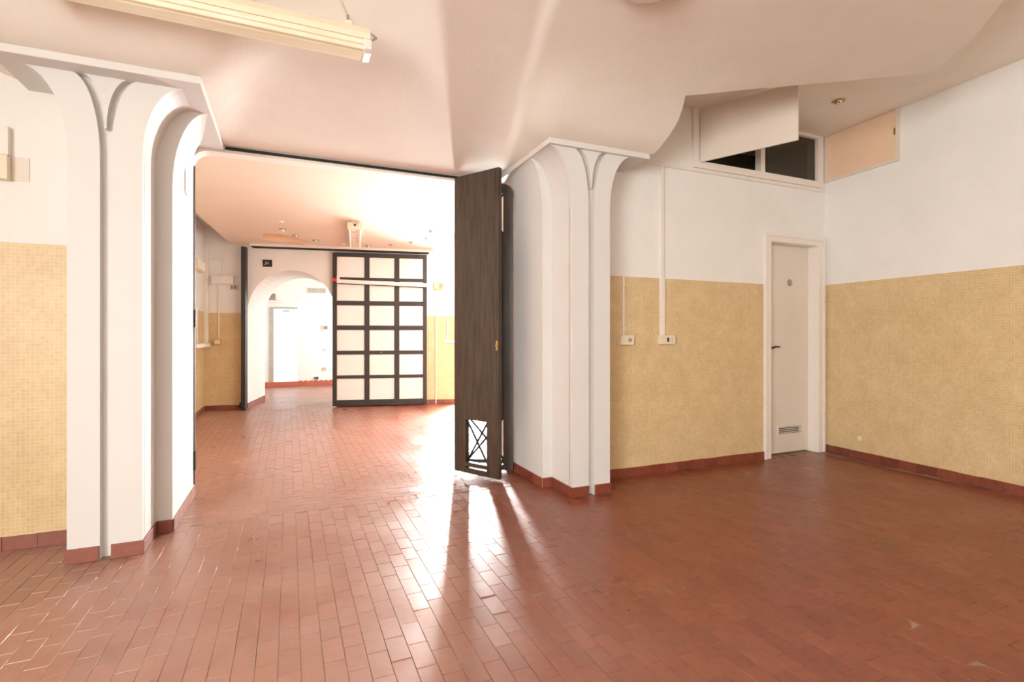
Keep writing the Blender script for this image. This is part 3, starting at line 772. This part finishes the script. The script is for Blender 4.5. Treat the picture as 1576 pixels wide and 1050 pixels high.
# rail along the top of the far wall
b = MB(); b.slab(FA, FD, -FN, (0, 0, 1), 0.72, 3.62, 0.005, 0.17, 2.672, 2.71); tr3 = struct(b.build('trim_3', M['frame']), 'sliding rail above the arch and the lattice screen', 'rail')
b = MB(); b.slab(FA, FD, -FN, (0, 0, 1), 0.74, 3.6, 0.03, 0.05, 2.655, 2.675); b.slab(FA, FD, -FN, (0, 0, 1), 0.74, 3.6, 0.12, 0.14, 2.655, 2.675); b.build('track', M['iron'], tr3)

pts = ((-0.102, 7.423), (-0.084, 7.955), (0.089, 8.341), (0.384, 8.669), (0.786, 8.80), (1.199, 8.80), (1.554, 8.606), (1.808, 8.239), (1.925, 7.771), (1.873, 7.259))
ordn = ('first', 'second', 'third', 'fourth', 'fifth', 'sixth', 'seventh', 'eighth', 'ninth', 'tenth')
for i, (x, y) in enumerate(pts):
    spot('small recessed spotlight, %s from the left in the arc on the peach ceiling' % ordn[i], x, y, 2.71, 0.05, M['steel'] if i % 4 else M['wplastic'], 'spotlights in the arc beyond')

# twin tube lamp beyond
t = thing('twin_tube_lamp', 'white twin fluorescent lamp on the peach ceiling above the screen', 'ceiling lamp', (0.88, 7.9, 2.6))
a0, a1 = Vector((0.79, 7.03, 0)), Vector((0.98, 8.70, 0)); du = (a1 - a0).normalized(); dn = Vector((du.y, -du.x, 0)); LL = (a1 - a0).length
b = MB(); b.slab(a0, du, dn, (0, 0, 1), 0, LL, -0.045, 0.045, 2.655, 2.708); b.build('spine', M['wplastic'], t, bevel=0.004)
for s in (-1, 1):
    b = MB(); b.tube(a0 + dn * 0.07 * s + Vector((0, 0, 2.645)) + du * 0.06, a1 + dn * 0.07 * s + Vector((0, 0, 2.645)) - du * 0.06, 0.019, 12); b.build('tube', M['bulb'], t, smooth=True)
for e in (0.0, LL - 0.07):
    b = MB(); c = a0 + du * e; b.slab(c, du, dn, (0, 0, 1), 0, 0.07, -0.095, 0.095, 2.615, 2.70); b.build('end_cap', M['plastic'], t, bevel=0.006)
b = MB(); b.tube(a0 - du * 0.003 + Vector((0, 0, 2.66)), a0 + du * 0.01 + Vector((0, 0, 2.66)), 0.015, 10); b.build('cable_hole', M['dark'], t)
for e in (0.45, 0.9):
    b = MB(); b.slab(a0 + du * e, du, dn, (0, 0, 1), 0, 0.04, -0.03, 0.03, 2.63, 2.656); b.build('clip', M['plastic'], t)

# lattice screen --------------------------------------------------------------
sp, sq = Vector((0.677, 9.24, 0)), Vector((2.21, 8.899, 0))
sd = (sq - sp).normalized(); sn = Vector((sd.y, -sd.x, 0)); SW = 1.575; SH = 2.625
t = thing('lattice_screen', 'dark framed sliding screen with eighteen milky panes before the arch', 'screen', tuple((sp + sq) / 2))
def sc(s0, s1, z0, z1, o0=-0.02, o1=0.02): return MB().slab(sp, sd, sn, (0, 0, 1), s0, s1, o0, o1, z0, z1)
cols = ((0.072, 0.522), (0.606, 1.022), (1.106, 1.510))
rows = [(0.119, 0.483), (0.538, 0.891), (0.957, 1.310), (1.388, 1.730), (1.807, 2.150), (2.205, 2.553)]
for s0, s1 in ((0.0, 0.072), (1.510, SW)): sc(s0, s1, 0.02, SH).build('stile', M['black'], t, bevel=0.003)
for s0, s1 in ((0.522, 0.606), (1.022, 1.106)): sc(s0, s1, 0.119, 2.553, -0.016, 0.018).build('mullion', M['black'], t, bevel=0.003)
zz = [0.02] + [z for r in rows for z in r] + [SH]
for k in range(0, len(zz), 2): sc(0.072, 1.510, zz[k], zz[k + 1], -0.018, 0.019).build('rail', M['black'], t, bevel=0.003)
for r in rows:
    for c in cols: sc(c[0] - 0.01, c[1] + 0.01, r[0] - 0.01, r[1] + 0.01, -0.006, 0.004).build('pane', M['pane'], t)
b = MB(); c = sp + sd * 0.30 + sn * 0.02 + Vector((0, 0, 0.935)); c = sp + sd * 0.80 + sn * 0.019 + Vector((0, 0, 0.925)); b.tube(c, c + sn * 0.02, 0.012, 10); b.build('knob', M['steel'], t)
# white lath leaning across it
lt = thing('white_lath', 'long white lath with a red end fixed across the lattice screen', 'lath', tuple(sp + sd * 0.8 + Vector((0, 0, 2.06))))
A0 = sp + sd * 0.045 + sn * 0.036; A1 = sp + sd * 1.57 + sn * 0.036
def lath(f0, f1, z0a, z0b, hgt, o0, o1, m, nm, par):
    g0 = A0.lerp(A1, f0); g1 = A0.lerp(A1, f1)
    za = z0a + (z0b - z0a) * f0; zb = z0a + (z0b - z0a) * f1
    b = MB(); b.loft([g0 + sn * o0 + Vector((0, 0, za)), g1 + sn * o0 + Vector((0, 0, zb)), g1 + sn * o1 + Vector((0, 0, zb)), g0 + sn * o1 + Vector((0, 0, za))],
                     [g0 + sn * o0 + Vector((0, 0, za + hgt)), g1 + sn * o0 + Vector((0, 0, zb + hgt)), g1 + sn * o1 + Vector((0, 0, zb + hgt)), g0 + sn * o1 + Vector((0, 0, za + hgt))])
    return b.build(nm, m, par)
lath(0.02, 1.0, 2.105, 2.06, 0.062, 0.0, 0.012, M['wplastic'], 'strip', lt)
lath(0.0, 1.0, 2.09, 2.045, 0.014, 0.0, 0.016, M['black'], 'lower_edge', lt)
lath(0.02, 0.05, 2.10, 2.06, 0.13, 0.012, 0.02, M['wplastic'], 'end_bracket', lt)
lath(-0.03, 0.022, 2.13, 2.085, 0.055, 0.0, 0.016, M['red'], 'red_end', lt)

# dark post: the edge of the parked screen
t = thing('screen_edge', 'dark upright edge of a parked sliding panel left of the arch', 'panel', tuple(fw(0.63, 0.06, 0)))
b = MB(); b.slab(FA, FD, -FN, (0, 0, 1), 0.590, 0.655, 0.007, 0.15, 0.02, 2.66); b.build('panel', M['black'], t, bevel=0.003)
b = MB(); b.slab(FA, FD, -FN, (0, 0, 1), 0.545, 0.59, 0.02, 0.07, 0.03, 0.12); b.build('floor_guide', M['iron'], t)
b = MB(); b.slab(FA, FD, -FN, (0, 0, 1), 0.577, 0.59, 0.03, 0.06, 0.82, 0.90); b.build('pull', M['iron'], t)

# fittings on the far wall
def fbox(name, label, cat, s0, s1, z0, z1, dep, m, inner=None, off=0.0):
    t = thing(name, label, cat, tuple(fw((s0 + s1) / 2, off, z0)))
    b = MB(); b.slab(FA, FD, -FN, (0, 0, 1), s0, s1, off, off + dep, z0, z1); b.build('box', m, t, bevel=0.003)
    for k, (a, c, z2, z3, mm, nm) in enumerate(inner or []):
        b = MB(); b.slab(FA, FD, -FN, (0, 0, 1), a, c, off + dep - 0.002, off + dep + 0.004, z2, z3); b.build(nm, mm, t)
    return t
fbox('cable_trunking', 'broad cream cable trunking in the corner beyond the passage', 'trunking', 0.003, 0.072, 1.095, 2.70, 0.05, M['frame'], [(0.03, 0.045, 1.11, 2.69, M['wplastic'], 'cover')], 0.007)
fbox('switch_box', 'white rectangular electrical box on the wall beyond the passage', 'electrical box', 0.128, 0.455, 2.052, 2.182, 0.06, M['wplastic'], [(0.14, 0.443, 2.06, 2.174, M['frame'], 'lid')])
fbox('framed_switch', 'small framed switch under the white electrical box', 'switch', 0.388, 0.504, 1.957, 2.050, 0.03, M['wplastic'], [(0.405, 0.44, 1.972, 2.035, M['sockdark'], 'rocker'), (0.452, 0.487, 1.972, 2.035, M['sockdark'], 'rocker')])
fbox('cable_trunking', 'thin white conduit from the electrical box down to the orange socket', 'trunking', 0.215, 0.235, 1.159, 2.051, 0.014, M['frame'], [(0.22, 0.23, 1.17, 2.04, M['wplastic'], 'cover')], 0.007)
fbox('cable_trunking', 'thin angled conduit above the white electrical box', 'trunking', 0.275, 0.29, 2.183, 2.46, 0.012, M['frame'], [(0.08, 0.285, 2.445, 2.46, M['frame'], 'side_run')])
fbox('wall_socket', 'orange-brown socket at the foot of the thin conduit beyond', 'socket', 0.157, 0.272, 1.062, 1.158, 0.045, M['orange'], [(0.175, 0.255, 1.078, 1.142, M['plastic'], 'plate')], 0.007)
fbox('wall_sign', 'small black square sign above the arch', 'sign', 0.888, 1.028, 2.358, 2.472, 0.02, M['dark'], [(0.905, 0.94, 2.385, 2.40, M['grey'], 'mark'), (0.965, 0.98, 2.395, 2.43, M['grey'], 'mark'), (0.925, 0.955, 2.405, 2.44, M['grey'], 'mark')])
fbox('switch_box', 'brass-coloured switch plate right of the lattice screen', 'switch', 3.688, 3.861, 2.037, 2.161, 0.035, M['brass'], [(3.705, 3.76, 2.055, 2.143, M['plastic'], 'rocker'), (3.79, 3.845, 2.055, 2.143, M['sockdark'], 'rocker')])
fbox('cable_trunking', 'thin conduit dropping from the brass switch plate to the floor', 'trunking', 3.722, 3.738, 0.0, 2.036, 0.018, M['frame'], [(3.726, 3.734, 0.01, 2.03, M['wplastic'], 'cover')], 0.007)
fbox('cable_trunking', 'short white conduit bent sideways next to the folding door', 'trunking', 3.925, 3.945, 1.10, 1.65, 0.02, M['frame'], [(3.88, 4.14, 1.085, 1.135, M['wplastic'], 'side_run')], 0.007)
# fittings on the side wall beyond (X = -1.264)
def sbox(name, label, cat, y0, y1, z0, z1, dep, m, inner=None):
    t = thing(name, label, cat, (-1.264, (y0 + y1) / 2, z0))
    b = MB(); b.box(-1.2635, -1.2635 + dep, y0, y1, z0, z1); b.build('box', m, t, bevel=0.004)
    for (a, c, z2, z3, mm, nm) in inner or []:
        b = MB(); b.box(-1.264 + dep - 0.002, -1.264 + dep + 0.006, a, c, z2, z3); b.build(nm, mm, t)
sbox('wall_lamp', 'white emergency lamp high on the side wall beyond', 'wall lamp', 8.60, 9.22, 2.18, 2.33, 0.07, M['plastic'], [(8.64, 9.18, 2.20, 2.31, M['bulb'], 'diffuser')])
sbox('ledge', 'short white ledge on the side wall beyond the passage', 'ledge', 8.2, 9.60, 1.035, 1.095, 0.10, M['frame'], [(8.22, 9.58, 1.04, 1.055, M['wplastic'], 'lip')])
sbox('cable_trunking', 'thin conduit rising from the white ledge', 'trunking', 8.86, 8.89, 1.0955, 1.62, 0.015, M['frame'], [(8.865, 8.885, 1.1, 1.6, M['wplastic'], 'cover')])

# ================================================================== PASSAGE BEHIND THE ARCH
YB = 13.5
b = MB(); b.box(-0.80, -0.62, 10.6, 13.6, 0, 3.0)
struct(b.build('wall_passage_left', M['paint']), 'white wall of the passage behind the arch', 'wall')
b = MB()
for x0, x1, z0, z1 in ((-0.80, -0.43, 0, 3.0), (-0.43, 0.187, 1.90, 3.0), (0.187, 2.6, 0, 3.0)): b.box(x0, x1, YB, YB + 0.15, z0, z1)
b.box(0.195, 2.45, YB - 0.03, YB, 2.10, 2.14)
struct(b.build('wall_passage_end', M['paint']), 'white end wall of the passage with the blinding doorway', 'wall')
b = MB()
for y0, y1, z0, z1 in ((9.6, 11.1, 0, 3.0), (13.1, 13.6, 0, 3.0), (11.1, 13.1, 0, 0.5), (11.1, 13.1, 2.7, 3.0)): b.box(2.4, 2.6, y0, y1, z0, z1)
struct(b.build('wall_passage_right', M['paint']), 'hidden side wall of the passage with an opening added for fill light', 'wall')
b = MB(); b.box(-0.615, 0.196, YB - 0.10, YB - 0.001, 0.0, 0.12)
tag(b.build('door_step', M['redstep'], bevel=0.006), 'red step at the blinding doorway behind the arch', 'step')
d3 = thing('door_3', 'open glazed doorway to the daylight behind the arch', 'door', (-0.1, YB, 0.12), kind='structure')
b = MB(); b.box(-0.43, -0.34, YB - 0.02, YB + 0.10, 0.12, 1.89); b.build('post', M['grey'], d3, bevel=0.003)
b = MB(); b.box(-0.34, 0.187, YB - 0.02, YB + 0.10, 1.865, 1.90); b.build('head', M['grey'], d3, bevel=0.003)
b = MB(); b.box(-0.15, 0.0, YB + 0.05, YB + 0.11, 1.80, 1.83); b.build('closer', M['grey'], d3)
# scalloped skirting
sk = [(0.20, 0.0)]; n = 9; wv = 0.115
up = []
for i in range(n):
    for k in range(7):
        a = math.pi - math.pi * k / 6
        up.append((0.20 + wv * (i + 0.5) + wv / 2 * math.cos(a), 0.095 + 0.04 * math.sin(a)))
poly = [(0.20, 0.001)] + up + [(0.20 + wv * n, 0.001)]
b = MB(); b.loft([(x, YB - 0.02, z) for x, z in poly], [(x, YB - 0.001, z) for x, z in poly])
tag(b.build('scalloped_skirting', M['redstep']), 'red scalloped skirting at the foot of the passage end wall', 'skirting')
def pbox(name, label, cat, x0, x1, z0, z1, dep, m, inner=None):
    t = thing(name, label, cat, ((x0 + x1) / 2, YB, z0))
    b = MB(); b.box(x0, x1, YB - dep, YB, z0, z1); b.build('box', m, t, bevel=0.003)
    for (a, c, z2, z3, mm, nm) in inner or []:
        b = MB(); b.box(a, c, YB - dep - 0.005, YB - dep + 0.002, z2, z3); b.build(nm, mm, t)
pbox('intercom', 'grey intercom panel on the passage end wall', 'intercom', 0.748, 0.898, 1.344, 1.487, 0.035, M['wplastic'], [(0.775, 0.87, 1.375, 1.455, M['sockdark'], 'screen')])
pbox('light_switch', 'small light switch below the intercom', 'switch', 0.763, 0.853, 0.848, 0.897, 0.02, M['wplastic'], [(0.785, 0.83, 0.858, 0.887, M['grey'], 'rocker')])
pbox('wall_socket', 'pale wall socket under the light switch in the passage', 'socket', 0.763, 0.853, 0.375, 0.449, 0.03, M['plastic'], [(0.785, 0.83, 0.39, 0.43, M['orange'], 'outlet')])
pbox('floor_socket', 'black twin socket just above the scalloped skirting', 'socket', 0.558, 0.668, 0.152, 0.222, 0.03, M['wplastic'], [(0.568, 0.608, 0.16, 0.214, M['dark'], 'outlet'), (0.618, 0.658, 0.16, 0.214, M['dark'], 'outlet')])
t = thing('vent_grille', 'slatted air vent high on the passage end wall', 'vent', (0.62, YB, 2.256))
b = MB(); b.box(0.421, 0.823, YB - 0.012, YB, 2.256, 2.385); b.build('backing', M['sockdark'], t)
for i in range(11):
    x = 0.425 + i * 0.0364
    b = MB(); b.box(x, x + 0.016, YB - 0.022, YB - 0.012, 2.262, 2.379); b.build('slat', M['wplastic'], t)
b = MB(); b.box(0.41, 0.834, YB - 0.025, YB - 0.012, 2.379, 2.392); b.box(0.41, 0.834, YB - 0.025, YB - 0.012, 2.249, 2.262); b.build('frame', M['wplastic'], t)
t = thing('emergency_lamp', 'grey emergency lamp above the blinding doorway', 'lamp', (-0.38, YB, 2.05))
b = MB(); b.box(-0.475, -0.29, YB - 0.07, YB, 2.075, 2.215); b.build('housing', M['grey'], t, bevel=0.006)
b = MB(); b.box(-0.46, -0.305, YB - 0.078, YB - 0.068, 2.09, 2.20); b.build('cover', M['sockdark'], t)
b = MB(); b.box(-0.50, -0.15, YB - 0.10, YB, 2.01, 2.045); b.build('shelf', M['wplastic'], t)
t = thing('tube_lamp', 'small white tube lamp on the ceiling of the passage', 'ceiling lamp', (0.62, 12.6, 2.6))
b = MB(); b.tube((0.50, 12.3, 2.52), (0.66, 12.9, 2.52), 0.055, 12); b.build('diffuser', M['bulb'], t, smooth=True)
for y, x in ((12.4, 0.527), (12.8, 0.633)):
    b = MB(); b.tube((x, y, 2.56), (x, y, 2.949), 0.008, 8); b.build('rod', M['steel'], t)
b = MB(); b.tube((0.495, 12.28, 2.52), (0.505, 12.32, 2.52), 0.058, 12); b.build('end_ring', M['grey'], t)
b = MB(); b.tube((0.655, 12.88, 2.52), (0.665, 12.92, 2.52), 0.058, 12); b.build('end_ring', M['grey'], t)

for o in bpy.data.objects:
    if 'wl' in o: del o['wl']
